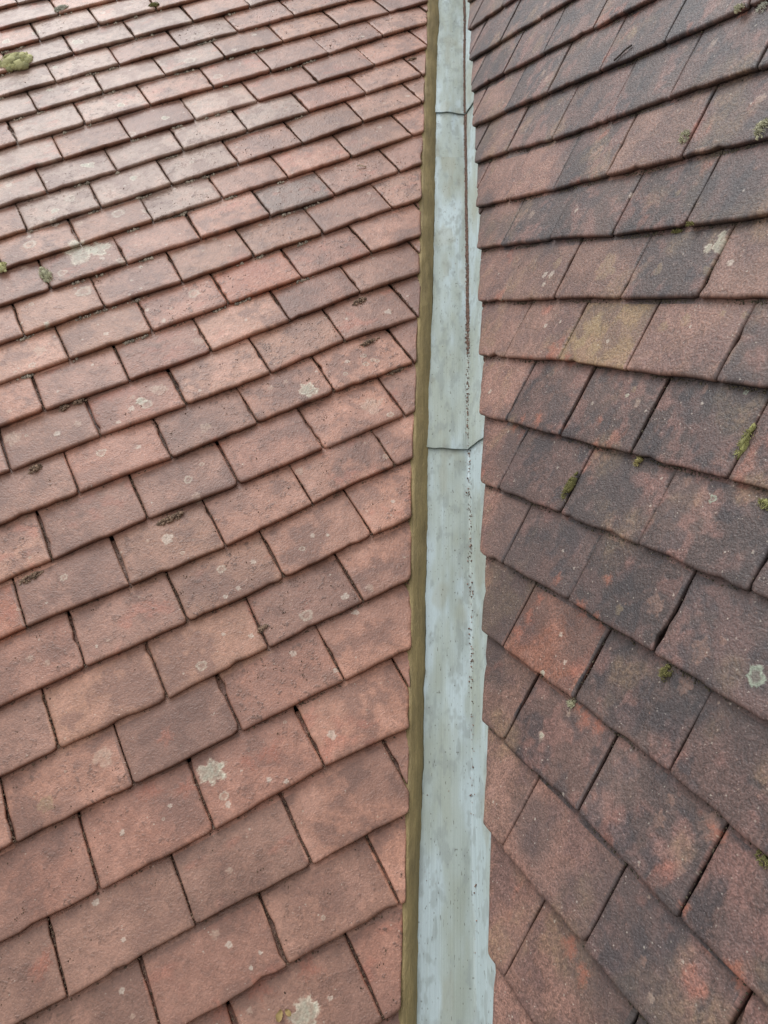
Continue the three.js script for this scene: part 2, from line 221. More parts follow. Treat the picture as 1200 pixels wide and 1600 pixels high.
// ---------------------------------------------------------------- clay surface, painted tile by tile in roof coordinates
const REGION = {
  L: [{ u: -1.0, s: -0.36, w: 1.62, h: 1.36, px: 2048, py: 2048 }, { u: -0.85, s: 0.82, w: 2.35, h: 2.02, px: 2048, py: 1792 }],
  R: [{ u: -0.8, s: -0.34, w: 1.55, h: 1.18, px: 2048, py: 1792 }, { u: -1.65, s: 0.68, w: 1.9, h: 1.39, px: 1792, py: 1536 }],
};
const SPLIT = { L: 0.88, R: 0.722 };
function paint(side, ri) {
  const g = REGION[side][ri], W = g.px, H = g.py, col = new Uint8Array(W * H * 4), bmp = new Uint8Array(W * H * 4);
  for (let i = 3; i < col.length; i += 4) { col[i] = 255; bmp[i] = 255; col[i - 3] = 110; col[i - 2] = 80; col[i - 1] = 70; }
  const left = side === 'L';
  for (const t of ROOF[side].tiles) {
    const mid = (t.t0 + t.t1) / 2; if ((mid < SPLIT[side] ? 0 : 1) !== ri) continue;
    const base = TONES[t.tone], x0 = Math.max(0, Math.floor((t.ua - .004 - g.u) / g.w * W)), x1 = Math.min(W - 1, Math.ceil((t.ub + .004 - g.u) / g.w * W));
    const y0 = Math.max(0, Math.floor((Math.min(t.t0, t.t1) - .004 - g.s) / g.h * H)), y1 = Math.min(H - 1, Math.ceil((mid + .126 - g.s) / g.h * H));
    const ox = t.r[1] * 200, oy = t.r[2] * 200, vary = 1 + (t.r[3] - .5) * .13, dirt = left ? .35 + t.r[4] * .65 : t.r[4], warm = t.r[5];
    const sooty = !left && (t.tone === 'soot' || t.tone === 'mauve'), pinkBlotch = left && (t.tone === 'salmon' || t.tone === 'pink');
    for (let y = y0; y <= y1; y++) for (let x = x0; x <= x1; x++) {
      const u = g.u + (x + .5) / W * g.w, s = g.s + (y + .5) / H * g.h;
      const lu = u - t.ua, ls = s - lerp(t.t0, t.t1, lu / (t.ub - t.ua));
      const big = fbm(ox + lu * 26, oy + ls * 26), med = fbm(ox + 50 + lu * 85, oy + ls * 85), fine = vn(u * 540 + ox, s * 540), gr = vn(u * 1250, s * 1250 + oy), gr2 = vn(u * 230 + 9, s * 230 + 31);
      let r = base[0], gg = base[1], b = base[2], hgt = .5;
      if (left) {
        // fired-clay mottling: paler sandy blotches and browner weathered skin
        let k = sstep(.52, .72, big) * (pinkBlotch ? .5 : .24); r = lerp(r, 196, k); gg = lerp(gg, 146, k); b = lerp(b, 125, k);
        k = sstep(.5, .3, big) * (pinkBlotch ? .6 : .55); r = lerp(r, 116, k); gg = lerp(gg, 83, k); b = lerp(b, 70, k);
        if (warm > .55) { k = sstep(.6, .8, fbm(ox + 90 + lu * 20, oy + 7 + ls * 30)) * .45; r = lerp(r, 172, k); gg = lerp(gg, 106, k); b = lerp(b, 86, k); }
        // brown dirt and dried moss dust clinging in flecks
        k = sstep(.56, .7, med) * sstep(.45, .75, fine * .6 + gr2 * .5) * dirt * .9; r = lerp(r, 92, k); gg = lerp(gg, 66, k); b = lerp(b, 54, k); hgt += k * .3;
        const e = 1 + (fine - .5) * .16 + (gr - .5) * .17 + (gr2 - .5) * .1; r *= e; gg *= e; b *= e;
        hgt += (fine - .5) * .32 + (gr - .5) * .35 + (gr2 - .5) * .16 + (med - .5) * .45;
      } else {
        let k;
        if (sooty) {
          k = sstep(.46, .66, big) * .62; r = lerp(r, 134, k); gg = lerp(gg, 98, k); b = lerp(b, 89, k);
          k = sstep(.5, .3, fbm(ox + 33 + lu * 34, oy + 8 + ls * 34)) * .62; r = lerp(r, 62, k); gg = lerp(gg, 58, k); b = lerp(b, 60, k);
        } else {
          k = sstep(.5, .7, big) * .3; r = lerp(r, 168, k); gg = lerp(gg, 128, k); b = lerp(b, 113, k);
          k = sstep(.5, .32, big) * .5; r = lerp(r, 100, k); gg = lerp(gg, 78, k); b = lerp(b, 74, k);
        }
        k = sstep(.56, .74, fbm(u * 13 + 91, s * 13 + 7)) * .42 * (.5 + gr2); r = lerp(r, 138, k); gg = lerp(gg, 114, k); b = lerp(b, 88, k);   // tan moss dust
        if (warm > .62) { k = sstep(.64, .8, fbm(ox + 90 + lu * 24, oy + 7 + ls * 24)) * .55; r = lerp(r, 160, k); gg = lerp(gg, 100, k); b = lerp(b, 82, k); }
        k = sstep(.55, .75, med) * .3; r = lerp(r, 142, k); gg = lerp(gg, 112, k); b = lerp(b, 103, k);
        const e = 1 + (fine - .5) * .34 + (gr - .5) * .34 + (gr2 - .5) * .14; r *= e; gg *= e; b *= e;
        hgt += (fine - .5) * .45 + (gr - .5) * .5 + (gr2 - .5) * .12 + (med - .5) * .3;
      }
      { const wz = fbm(u * 7 + (left ? 3 : 60), s * 7 + 19), k = sstep(.5, .3, wz) * (left ? .3 : .42); r = lerp(r, left ? 112 : 66, k); gg = lerp(gg, left ? 84 : 62, k); b = lerp(b, left ? 74 : 62, k); const k2 = sstep(.52, .7, wz) * .16; r = lerp(r, 178, k2); gg = lerp(gg, 140, k2); b = lerp(b, 122, k2); }
      // pale mineral grains
      const sp = lattice[((x * 7349 + y * 9151) ^ (x * y * 31)) & 65535];
      if (sp > (left ? .9975 : .9955)) { const k = (left ? .45 : .5); r = lerp(r, 220, k); gg = lerp(gg, 206, k); b = lerp(b, 200, k); }
      const q = (y * W + x) * 4;
      col[q] = Math.min(255, r * vary); col[q + 1] = Math.min(255, gg * vary); col[q + 2] = Math.min(255, b * vary);
      bmp[q] = bmp[q + 1] = bmp[q + 2] = Math.max(0, Math.min(255, hgt * 255));
    }
  }
  // crusts of lichen: [u, s, radius mm, type]
  const KIND = [[200, 190, 174, .66], [192, 183, 164, .62], [200, 193, 172, .8], [186, 162, 142, .5], [160, 138, 104, .42], [150, 160, 140, .85], [152, 118, 102, .5], [158, 99, 79, .65]];
  for (const [lu, ls, rad, ty] of (left ? L_LICHEN : R_LICHEN).concat(SMALL[side])) {
    const R0 = rad / 1000, c = KIND[ty], rim = ty === 1 || ty === 5;
    const x0 = Math.max(0, Math.floor((lu - R0 * 1.4 - g.u) / g.w * W)), x1 = Math.min(W - 1, Math.ceil((lu + R0 * 1.4 - g.u) / g.w * W));
    const y0 = Math.max(0, Math.floor((ls - R0 * 1.4 - g.s) / g.h * H)), y1 = Math.min(H - 1, Math.ceil((ls + R0 * 1.4 - g.s) / g.h * H));
    for (let y = y0; y <= y1; y++) for (let x = x0; x <= x1; x++) {
      const u = g.u + (x + .5) / W * g.w - lu, s = g.s + (y + .5) / H * g.h - ls, a = Math.atan2(s, u);
      const wob = 1 + (vn(lu * 900 + Math.cos(a) * 2.2 + 40, ls * 900 + Math.sin(a) * 2.2 + 40) - .5) * (ty === 7 ? 1.2 : ty === 1 ? .45 : .8) + (vn(u * 600 + 80, s * 600 + 3) - .5) * (ty === 7 ? .8 : .3);
      const d = Math.hypot(u, s) / (R0 * wob); let cc = c;
      let k = (ty === 7 ? sstep(1.15, .3, d) : sstep(1.08, .82, d)) * c[3];
      if (ty === 2) { cc = d < .72 ? [168, 163, 143] : c; } if (rim) k *= lerp(.35, 1, sstep(.35, .75, d));
      if (ty >= 3 && ty !== 5) k *= .4 + .9 * vn(u * 330 + 7, s * 330 + 90); else if (ty === 2) k *= .55 + .65 * vn(u * 260, s * 260 + 12);
      if (ty < 2) k *= .62 + .55 * vn(u * 800 + 31, s * 800 + lu * 90); if (k <= .01) continue; k = Math.min(1, k);
      const q = (y * W + x) * 4, n = .88 + .24 * vn(u * 520 + 4, s * 520);
      col[q] = Math.min(255, lerp(col[q], cc[0] * n, k)); col[q + 1] = Math.min(255, lerp(col[q + 1], cc[1] * n, k)); col[q + 2] = Math.min(255, lerp(col[q + 2], cc[2] * n, k));
      const hb = Math.min(255, bmp[q] + 70 * k * n); bmp[q] = bmp[q + 1] = bmp[q + 2] = hb;
    }
  }
  const mk = (d, cs) => { const t = new THREE.DataTexture(d, W, H, THREE.RGBAFormat); t.colorSpace = cs; t.magFilter = THREE.LinearFilter; t.minFilter = THREE.LinearMipmapLinearFilter; t.generateMipmaps = true; t.needsUpdate = true; return t; };
  return new THREE.MeshPhysicalMaterial({ map: mk(col, THREE.SRGBColorSpace), bumpMap: mk(bmp, THREE.NoColorSpace), bumpScale: left ? .0011 : .0013, roughness: left ? .48 : .56, metalness: 0, specularIntensity: 1 });
}
const SMALL = { L: [[-0.21,-0.022,17.4,7],[-0.274,-0.013,17.2,7],[-0.324,-0.018,18.7,7],[-0.142,0.258,19.8,7],[-0.177,0.261,13.8,7],[-0.319,0.289,17.4,7],[-0.269,0.268,13.6,7],[0.242,1.21,34.4,7],[0.226,1.241,28.8,7],[-0.519,0.14,13.9,7],[-0.508,0.147,12.3,7],[-0.425,0.656,17.4,7],[0.001,0.823,12.4,7],[-0.268,0.351,14.0,7]], R: [[-0.05,0.338,13.1,7],[-0.047,0.366,13.0,7],[-0.042,0.394,11.1,7],[0.051,0.414,13.7,7],[0.086,0.412,9.9,7],[0.128,0.3,12.1,7],[0.153,0.301,11.0,7],[0.111,0.305,7.3,7],[-0.206,0.629,12.3,7],[-0.252,0.627,10.6,7],[-0.282,0.613,8.7,7],[-0.014,0.432,9.0,7],[0.349,0.292,11.5,7],[0.429,0.204,12.9,7],[0.355,0.214,7.7,7],[0.246,0.082,13.2,7],[0.275,0.075,11.4,7],[-0.213,0.639,8.3,7],[-0.254,0.747,14.8,7],[-0.201,0.734,12.2,7],[0.073,0.462,8.3,7],[-0.067,0.654,6.5,7]] };   // small scattered lichen dots, most on the older upper-left tiles
for (const t of ROOF.L.tiles) { const n = Math.floor(rr(.4, 4) + (t.k > 10 && t.d > .5 ? 4 : 0)); for (let i = 0; i < n; i++) SMALL.L.push([rr(t.ua, t.ub), lerp(t.t0, t.t1, .5) + rr(.005, .1), rr(1.4, 3.6) * (rnd() < .12 ? 2.4 : 1), rnd() < .45 ? 0 : rnd() < .5 ? 1 : 3]); }
for (const t of ROOF.R.tiles) { const n = Math.floor(rr(1, 6)); for (let i = 0; i < n; i++) SMALL.R.push([rr(t.ua, t.ub), lerp(t.t0, t.t1, .5) + rr(.005, .1), rr(.9, 2.4) * (rnd() < .1 ? 2.2 : 1), rnd() < .5 ? 0 : rnd() < .5 ? 3 : 6]); }
for (const t of ROOF.L.tiles) for (let i = 0; i < 9; i++) SMALL.L.push([rr(t.ua, t.ub), lerp(t.t0, t.t1, .5) + rr(.004, .1), rr(.6, 1.2), rnd() < .7 ? 0 : 3]);
for (const t of ROOF.R.tiles) for (let i = 0; i < 34; i++) SMALL.R.push([rr(t.ua, t.ub), lerp(t.t0, t.t1, .5) + rr(.004, .1), rr(.55, 1.25), rnd() < .75 ? 0 : 6]);
const MAT = { L: [paint('L', 0), paint('L', 1)], R: [paint('R', 0), paint('R', 1)] };

// ---------------------------------------------------------------- one tile: chipped outline, rolled edge, cambered face
function tileGeometry(t) {
  const side = t.side, R = ROOF[side], mid = (t.t0 + t.t1) / 2, ri = mid < SPLIT[side] ? 0 : 1, g = REGION[side][ri];
  // tiles beyond the painted stretch borrow the face of a tile inside it
  const inside = q => q.ua > g.u + .006 && q.ub < g.u + g.w - .006 && Math.min(q.t0, q.t1) > g.s + .006 && Math.max(q.t0, q.t1) + .106 < g.s + g.h;
  let du = 0, dv = 0;
  if (!inside(t)) { const c = R.tiles.filter(q => !q.cut && ((q.t0 + q.t1) / 2 < SPLIT[side] ? 0 : 1) === ri && inside(q)); const q = c[(t.id * 37) % c.length]; du = q.ua - t.ua; dv = q.t0 - t.t0; }
  // round the corners, then walk the outline
  let P = t.poly, Q = [];
  for (let i = 0; i < P.length; i++) {
    const a = P[(i + P.length - 1) % P.length], b = P[i], c = P[(i + 1) % P.length];
    const la = Math.hypot(a[0] - b[0], a[1] - b[1]), lc = Math.hypot(c[0] - b[0], c[1] - b[1]);
    const r = Math.min(rnd() < .3 ? rr(.006, .013) : rr(.002, .006), la * .35, lc * .35);
    const p0 = [b[0] + (a[0] - b[0]) / la * r, b[1] + (a[1] - b[1]) / la * r], p2 = [b[0] + (c[0] - b[0]) / lc * r, b[1] + (c[1] - b[1]) / lc * r];
    Q.push(p0, [.25 * p0[0] + .5 * b[0] + .25 * p2[0], .25 * p0[1] + .5 * b[1] + .25 * p2[1]], p2);
  }
  const out = [];
  for (let i = 0; i < Q.length; i++) {
    const a = Q[i], b = Q[(i + 1) % Q.length], l = Math.hypot(b[0] - a[0], b[1] - a[1]), n = Math.max(1, Math.round(l / .016));
    const nx = -(b[1] - a[1]) / (l + 1e-9), ny = (b[0] - a[0]) / (l + 1e-9);     // inward for a CCW outline
    for (let m = 0; m < n; m++) {
      const w = m / n, chip = m === 0 ? 0 : rr(0, .0007) + (rnd() < .07 ? rr(.001, .0035) : 0);
      const bow = l > .05 ? Math.sin(Math.PI * w) * t.bow * (i % 2 ? 1 : -.6) + (vn(t.id * 7 + i * 3 + w * 5, 2) - .5) * .0032 * Math.sin(Math.PI * w) : 0;
      out.push([lerp(a[0], b[0], w) + nx * (chip + bow), lerp(a[1], b[1], w) + ny * (chip + bow)]);
    }
  }
  const N = out.length; let cx = 0, cy = 0; for (const p of out) { cx += p[0] / N; cy += p[1] / N; }
  let hu = 0, hs = 0; for (const p of out) { hu = Math.max(hu, Math.abs(p[0] - cx)); hs = Math.max(hs, Math.abs(p[1] - cy)); }
  const pos = [], uv = [], idx = [], sh = (p, d) => [cx + (p[0] - cx) * (1 - Math.min(.7, d / hu)), cy + (p[1] - cy) * (1 - Math.min(.7, d / hs))];
  const ring = (ins, dz, uvIns, wob) => { for (let i = 0; i < N; i++) {
    const p = out[i], [u, s] = sh(p, ins), w = sh(p, uvIns), z = R.top(t, u, s) + dz + (wob ? (vn(u * 60 + t.id, s * 60) - .5) * wob : 0);
    const v = at(side, u, s, z); pos.push(v.x, v.y, v.z);
    uv.push((w[0] + du - g.u) / g.w, (w[1] + dv - g.s) / g.h);
  } };
  const bev = t.r[3] * .0018 + .0018;
  ring(.0004, -t.T, .009, 0); ring(0, -bev, .0015, 0); ring(.0013, -bev * .3, .002, .0004); ring(.0042, 0, .0034, .0006); ring(.012, .0002, .012, .0009);
  for (let r = 0; r < 4; r++) for (let i = 0; i < N; i++) { const j = (i + 1) % N, a = r * N + i, b = r * N + j, c = (r + 1) * N + i, d = (r + 1) * N + j; idx.push(a, b, d, a, d, c); }
  const c0 = pos.length / 3, vt = at(side, cx, cy, R.top(t, cx, cy) + .0003); pos.push(vt.x, vt.y, vt.z); uv.push((cx + du - g.u) / g.w, (cy + dv - g.s) / g.h);
  const vb = at(side, cx, cy, R.top(t, cx, cy) - t.T); pos.push(vb.x, vb.y, vb.z); uv.push((cx + du - g.u) / g.w, (cy + dv - g.s) / g.h);
  for (let i = 0; i < N; i++) { const j = (i + 1) % N; idx.push(4 * N + i, 4 * N + j, c0, j, i, c0 + 1); }
  const G = new THREE.BufferGeometry();
  G.setAttribute('position', new THREE.Float32BufferAttribute(pos, 3)); G.setAttribute('uv', new THREE.Float32BufferAttribute(uv, 2)); G.setIndex(idx); G.computeVertexNormals();
  return { G, ri };
}
const roofs = {};
for (const side of 'LR') {
  const root = new THREE.Group(); root.name = numbered('tiled_roof'); scene.add(root); roofs[side] = root;
  tag(root, side === 'L' ? 'salmon and brown clay tiled roof slope on the left of the valley' : 'dark soot-stained clay tiled roof slope on the right of the valley', 'roof', null, 'thing');
  const list = ROOF[side].tiles.slice().sort((a, b) => (a.d - b.d)); // nearest the valley are the ones in view
  const rest = [[], []]; let n = 0;
  for (const t of list) {
    const { G, ri } = tileGeometry(t);
    if (n < 296) { n++; mesh('tile', G, MAT[side][ri], root); } else rest[ri].push(G);
  }
  rest.forEach((a, ri) => { if (a.length) { const m = mesh('outer_tiles', mergeGeometries(a), MAT[side][ri], root); m.userData.kind = 'stuff'; } });
}

// ---------------------------------------------------------------- boards under the tiles
function slab(side, name, pts, z0, z1, mat) {
  const lo = pts.map(([u, s]) => at(side, u, s, z0)), hi = pts.map(([u, s]) => at(side, u, s, z1)), n = pts.length, pos = [], idx = [];
  for (const v of [...lo, ...hi]) pos.push(v.x, v.y, v.z);
  for (let i = 1; i + 1 < n; i++) idx.push(n, n + i, n + i + 1, 0, i + 1, i);
  for (let i = 0; i < n; i++) { const j = (i + 1) % n; idx.push(i, j, n + j, i, n + j, n + i); }
  let G = new THREE.BufferGeometry(); G.setAttribute('position', new THREE.Float32BufferAttribute(pos, 3)); G.setIndex(idx); G = G.toNonIndexed(); G.computeVertexNormals();
  return mesh(name, G, mat, roofs[side]);
}
const feltMat = new THREE.MeshStandardMaterial({ color: new THREE.Color(0.05, 0.042, 0.038), roughness: 0.95 });
const P2 = (side, al, d) => { const p = PLN[side], sg = side === 'L' ? -1 : 1; return [al * p.vu + sg * d * p.vs, al * p.vs - sg * d * p.vu]; };
slab('L', 'roofing_felt', [P2('L', -0.6, 0.02), P2('L', 3.3, 0.02), P2('L', 3.3, 1.8), P2('L', -0.9, 1.15)], -0.062, -0.052, feltMat);
slab('R', 'roofing_felt', [P2('R', -0.6, 0.02), P2('R', -0.9, 0.9), P2('R', 2.2, 1.2), P2('R', 2.6, 0.02)], -0.088, -0.078, feltMat);

// ---------------------------------------------------------------- lead valley lining: three lapped sheets dressed into a V
const TL = 0.030, TR = 0.0565, nL2 = [0.3979, 0.9174], nR2 = [-0.5807, 0.8141];
const det = nL2[0] * nR2[1] - nL2[1] * nR2[0];
const FX = [(-TL * nR2[1] + TR * nL2[1]) / det, (-nL2[0] * TR + nR2[0] * TL) / det];   // the fold
const DL = [-0.9174, 0.3979], DR = [0.8141, 0.5807];
function leadPoint(q, al, lift) { // q < 0 left of the fold, > 0 right of it
  const r = 0.003; let x, b;
  if (q < -r) { x = FX[0] - DL[0] * q; b = FX[1] - DL[1] * q; } else if (q > r) { x = FX[0] + DR[0] * q; b = FX[1] + DR[1] * q; }
  else { const w = (q + r) / (2 * r), c0 = (1 - w) * (1 - w), c2 = w * w; x = FX[0] + c0 * DL[0] * r + c2 * DR[0] * r; b = FX[1] + c0 * DL[1] * r + c2 * DR[1] * r; }
  const wave = (vn(al * 5 + 11, q * 18 + 40) - .5) * .0055 + (vn(al * 14 + 3, q * 45 + 9) - .5) * .0026;
  const bw = sstep(-.012, .012, q), nb = [lerp(nL2[0], nR2[0], bw), lerp(nL2[1], nR2[1], bw)]; x += nb[0] * (wave * .8 + lift); b += nb[1] * (wave * .8 + lift);
  return sec(x + (vn(al * 2.2 + 70, 3) - .5) * .004, b, al);
}
const leadMat = (() => {
  const W = 512, H = 2048, col = new Uint8Array(W * H * 4), rgh = new Uint8Array(W * H * 4), bmp = new Uint8Array(W * H * 4);
  for (let y = 0; y < H; y++) for (let x = 0; x < W; x++) {
    const q = x / W * .2, al = y / H * 3.2;                                            // metres
    const streak = vn(q * 900, al * 3.5) * .6 + vn(q * 2200 + 9, al * 8) * .4, broad = fbm(q * 30 + 5, al * 7 + 2), blot = fbm(q * 90 + 31, al * 40), fine = vn(q * 2600, al * 900);
    let r = 170, g = 179, b = 172;
    let k = sstep(.46, .7, broad) * .6; r = lerp(r, 190, k); g = lerp(g, 205, k); b = lerp(b, 210, k);     // pale carbonate bloom
    k = sstep(.48, .3, broad) * .5; r = lerp(r, 158, k); g = lerp(g, 163, k); b = lerp(b, 148, k);          // greenish oily film
    k = sstep(.54, .7, blot) * .4; r = lerp(r, 144, k); g = lerp(g, 150, k); b = lerp(b, 146, k); k = sstep(.6, .74, fbm(q * 26 + 70, al * 9 + 40)) * .3; r = lerp(r, 150, k); g = lerp(g, 146, k); b = lerp(b, 126, k);
    const e = 1 + (streak - .5) * .1 + (fine - .5) * .05; r *= e; g *= e; b *= e;
    if (vn(q * 520 + 60, al * 240) > .93) { r *= .72; g *= .7; b *= .68; }
    const o = (y * W + x) * 4; col[o] = Math.min(255, r); col[o + 1] = Math.min(255, g); col[o + 2] = Math.min(255, b); col[o + 3] = 255;
    const rv = 170 + (streak - .5) * 70 + (blot - .5) * 90 - sstep(.5, .7, broad) * 22; rgh[o] = rgh[o + 1] = rgh[o + 2] = Math.max(95, Math.min(255, rv)); rgh[o + 3] = 255;
    bmp[o] = bmp[o + 1] = bmp[o + 2] = Math.max(0, Math.min(255, 128 + (streak - .5) * 60 + (blot - .5) * 130)); bmp[o + 3] = 255;
  }
  const mk = (d, cs) => { const t = new THREE.DataTexture(d, W, H, THREE.RGBAFormat); t.colorSpace = cs; t.magFilter = THREE.LinearFilter; t.minFilter = THREE.LinearMipmapLinearFilter; t.generateMipmaps = true; t.wrapS = t.wrapT = THREE.RepeatWrapping; t.needsUpdate = true; return t; };
  return new THREE.MeshStandardMaterial({ map: mk(col, THREE.SRGBColorSpace), roughnessMap: mk(rgh, THREE.NoColorSpace), roughness: 1, metalness: .18, bumpMap: mk(bmp, THREE.NoColorSpace), bumpScale: .0007 });
})();
const gutter = new THREE.Group(); gutter.name = numbered('valley_gutter'); scene.add(gutter);
tag(gutter, 'grey lead lined valley gutter running up between the two tiled slopes', 'gutter');
const LAP = .0042;
function leadSheet(a0, a1, lift, uvOff) {
  const qs = [-.115, -.1, -.09, -.08, -.07, -.062, -.055, -.048, -.041, -.034, -.028, -.022, -.017, -.013, -.0095, -.0065, -.0045, -.0025, -.0008, .0008, .0025, .0045, .0065, .0095, .013, .017, .022, .028, .034, .041, .048, .056, .065, .075], nq = qs.length - 1, na = Math.round((a1 - a0) / .02), th = .0026, pos = [], uv = [], idx = [];
  for (let layer = 0; layer < 2; layer++) for (let i = 0; i <= na; i++) for (let j = 0; j <= nq; j++) {
    const w = i / na, q = qs[j], al = lerp(a0, a1, w), ragged = i === 0 ? (vn(q * 70 + a0 * 9, 5) - .5) * .003 : 0;
    const v = leadPoint(q, al + ragged, lift * sstep(.25, 0, al - a0) - layer * th); pos.push(v.x, v.y, v.z); uv.push((q + .12) / .2, (al + .6) / 3.2 + uvOff);
  }
  const S = nq + 1, M = (na + 1) * S;
  for (let i = 0; i < na; i++) for (let j = 0; j < nq; j++) { const a = i * S + j; idx.push(a, a + 1, a + S + 1, a, a + S + 1, a + S); const b = a + M; idx.push(b, b + S + 1, b + 1, b, b + S, b + S + 1); }
  const rim = (a, b) => idx.push(a, a + M, b + M, a, b + M, b);
  for (let j = 0; j < nq; j++) { rim(j, j + 1); rim(na * S + j + 1, na * S + j); }
  for (let i = 0; i < na; i++) { rim((i + 1) * S, i * S); rim(i * S + nq, (i + 1) * S + nq); }
  const G = new THREE.BufferGeometry(); G.setAttribute('position', new THREE.Float32BufferAttribute(pos, 3)); G.setAttribute('uv', new THREE.Float32BufferAttribute(uv, 2)); G.setIndex(idx); G.computeVertexNormals();
  return mesh('lead_sheet', G, leadMat, gutter);
}
leadSheet(-0.55, 0.80, 0, 0); leadSheet(0.733, 1.86, LAP, .31); leadSheet(1.785, 3.05, LAP, .57);

// ---------------------------------------------------------------- mortar along the cut tiles
const mortarTex = (() => {
  const W = 256, H = 1024, d = new Uint8Array(W * H * 4), bm = new Uint8Array(W * H * 4);
  for (let y = 0; y < H; y++) for (let x = 0; x < W; x++) {
    const n = fbm(x * .045, y * .03), f = vn(x * .8, y * .8), st = vn(x * .16, y * .012 + 50), o = (y * W + x) * 4, e = 1 + (n - .5) * .3 + (f - .5) * .14 + (st - .5) * .06;
    d[o] = 144 * e; d[o + 1] = 126 * e; d[o + 2] = 86 * e; d[o + 3] = 255;
    bm[o] = bm[o + 1] = bm[o + 2] = Math.max(0, Math.min(255, 128 + (n - .5) * 160 + (f - .5) * 110)); bm[o + 3] = 255;
  }
  const mk = (a, cs) => { const t = new THREE.DataTexture(a, W, H, THREE.RGBAFormat); t.colorSpace = cs; t.magFilter = THREE.LinearFilter; t.minFilter = THREE.LinearMipmapLinearFilter; t.generateMipmaps = true; t.wrapS = t.wrapT = THREE.RepeatWrapping; t.needsUpdate = true; return t; };
  return [mk(d, THREE.SRGBColorSpace), mk(bm, THREE.NoColorSpace)];
})();
const mortarMat = new THREE.MeshStandardMaterial({ map: mortarTex[0], bumpMap: mortarTex[1], bumpScale: .002, roughness: .8 });
function mortarStrip(side, name, label) {
  const a0 = -0.45, a1 = 2.85, na = 560, nj = 9, pos = [], uv = [], idx = [];
  for (let i = 0; i <= na; i++) {
    const al = lerp(a0, a1, i / na), cd = cutDist(side, al), [u, s] = P2(side, al, cd + .004);
    let t0 = 0; for (let m = -3; m <= 3; m++) { const e = P2(side, al + m * .012, cd + .004); t0 += ROOF[side].surf(e[0], e[1]) / 7; }
    let top, bot;
    const dvec = side === 'L' ? DL : DR, nvec = side === 'L' ? nL2 : nR2;
    const pt = (d, z) => [dvec[0] * d + nvec[0] * z, dvec[1] * d + nvec[1] * z];
    const w1 = (vn(al * 9, 4) - .5) * .003 + (vn(al * 75, 14) - .5) * .001;
    if (side === 'L') {
      top = pt(cd - .0005, t0 - .001); const e = FX, q = .073 + w1 + (vn(al * 30, 8) - .5) * .0016; bot = [e[0] + DL[0] * q + nL2[0] * -.001, e[1] + DL[1] * q + nL2[1] * -.001];
    } else { top = pt(cd + .012, t0 - .013); bot = pt(cd + .008, -TR - .002); }
    for (let j = 0; j <= nj; j++) {
      const w = j / nj, bul = Math.sin(w * Math.PI) * .003 + (vn(al * 40, w * 4) - .5) * .0012 + (vn(al * 130, w * 9) - .5) * .0008;
      const dx = bot[0] - top[0], db = bot[1] - top[1], l = Math.hypot(dx, db), ox = side === 'L' ? -db / l : db / l, ob = side === 'L' ? dx / l : -dx / l;
      const v = sec(lerp(top[0], bot[0], w) + ox * bul, lerp(top[1], bot[1], w) + ob * bul, al);
      pos.push(v.x, v.y, v.z); uv.push(w * .4, al * .6);
    }
    // back edge, buried under the tiles
    const bk = side === 'L' ? pt(cd + .03, -.03) : pt(cd + .03, -.05), v = sec(bk[0], bk[1], al); pos.push(v.x, v.y, v.z); uv.push(.5, al * .6);
    const S = nj + 2;
    if (i < na) for (let j = 0; j < S; j++) { const a = i * S + j, b = i * S + (j + 1) % S; side === 'L' ? idx.push(a, b, b + S, a, b + S, a + S) : idx.push(a, b + S, b, a, a + S, b + S); }
  }
  const G = new THREE.BufferGeometry(); G.setAttribute('position', new THREE.Float32BufferAttribute(pos, 3)); G.setAttribute('uv', new THREE.Float32BufferAttribute(uv, 2)); G.setIndex(idx); G.computeVertexNormals();
  return tag(mesh(name, G, mortarMat, roofs[side]), label);
}
mortarStrip('L', 'mortar_fillet', 'smooth olive-brown mortar edge along the cut tiles');
mortarStrip('R', 'mortar_bed');

// ---------------------------------------------------------------- unseen ground far below, kept pale to bounce light onto the tile tails
{
  const g = new THREE.PlaneGeometry(300, 300).rotateX(-Math.PI / 2), m = mesh('ground', g, new THREE.MeshStandardMaterial({ color: new THREE.Color(0.36, 0.33, 0.28), roughness: 1 }), scene);
  m.position.y = -5.5; m.userData.kind = 'structure';
}

// ---------------------------------------------------------------- moss, twigs, leaves
const ico = new THREE.IcosahedronGeometry(1, 2);
function lump(rx, ry, rz, sd) {
  const g = ico.clone(), p = g.attributes.position, v = V3(0, 0, 0);
  for (let i = 0; i < p.count; i++) { v.fromBufferAttribute(p, i); const n = 1 + (vn(v.x * 2.3 + sd, v.y * 2.3 + v.z * 1.7 + sd * 3) - .5) * .7 + (vn(v.x * 7 + sd, v.z * 7 + v.y * 5) - .5) * .35; p.setXYZ(i, v.x * n * rx, v.y * n * ry, v.z * n * rz); }
  return g;
}
const tuft = new THREE.ConeGeometry(.0007, .0042, 3, 1, true).translate(0, .0018, 0).rotateX(Math.PI / 2);
function colour(g, c, f) { const n = g.attributes.position.count, a = new Float32Array(n * 3); for (let i = 0; i < n; i++) { a[i * 3] = c[0] * f; a[i * 3 + 1] = c[1] * f; a[i * 3 + 2] = c[2] * f; } g.setAttribute('color', new THREE.BufferAttribute(a, 3)); g.deleteAttribute('uv'); return g.index ? g.toNonIndexed() : g; }
const mossMat = new THREE.MeshStandardMaterial({ vertexColors: true, roughness: .95 });
const HUE = { green: [.42, .4, .2], fresh: [.25, .24, .09], olive: [.17, .155, .055], pale: [.4, .38, .25], brown: [.16, .105, .07], grey: [.42, .41, .33], yellow: [.32, .27, .11] };  // green is lightened, with the upper-left glare mixed into the moss colour
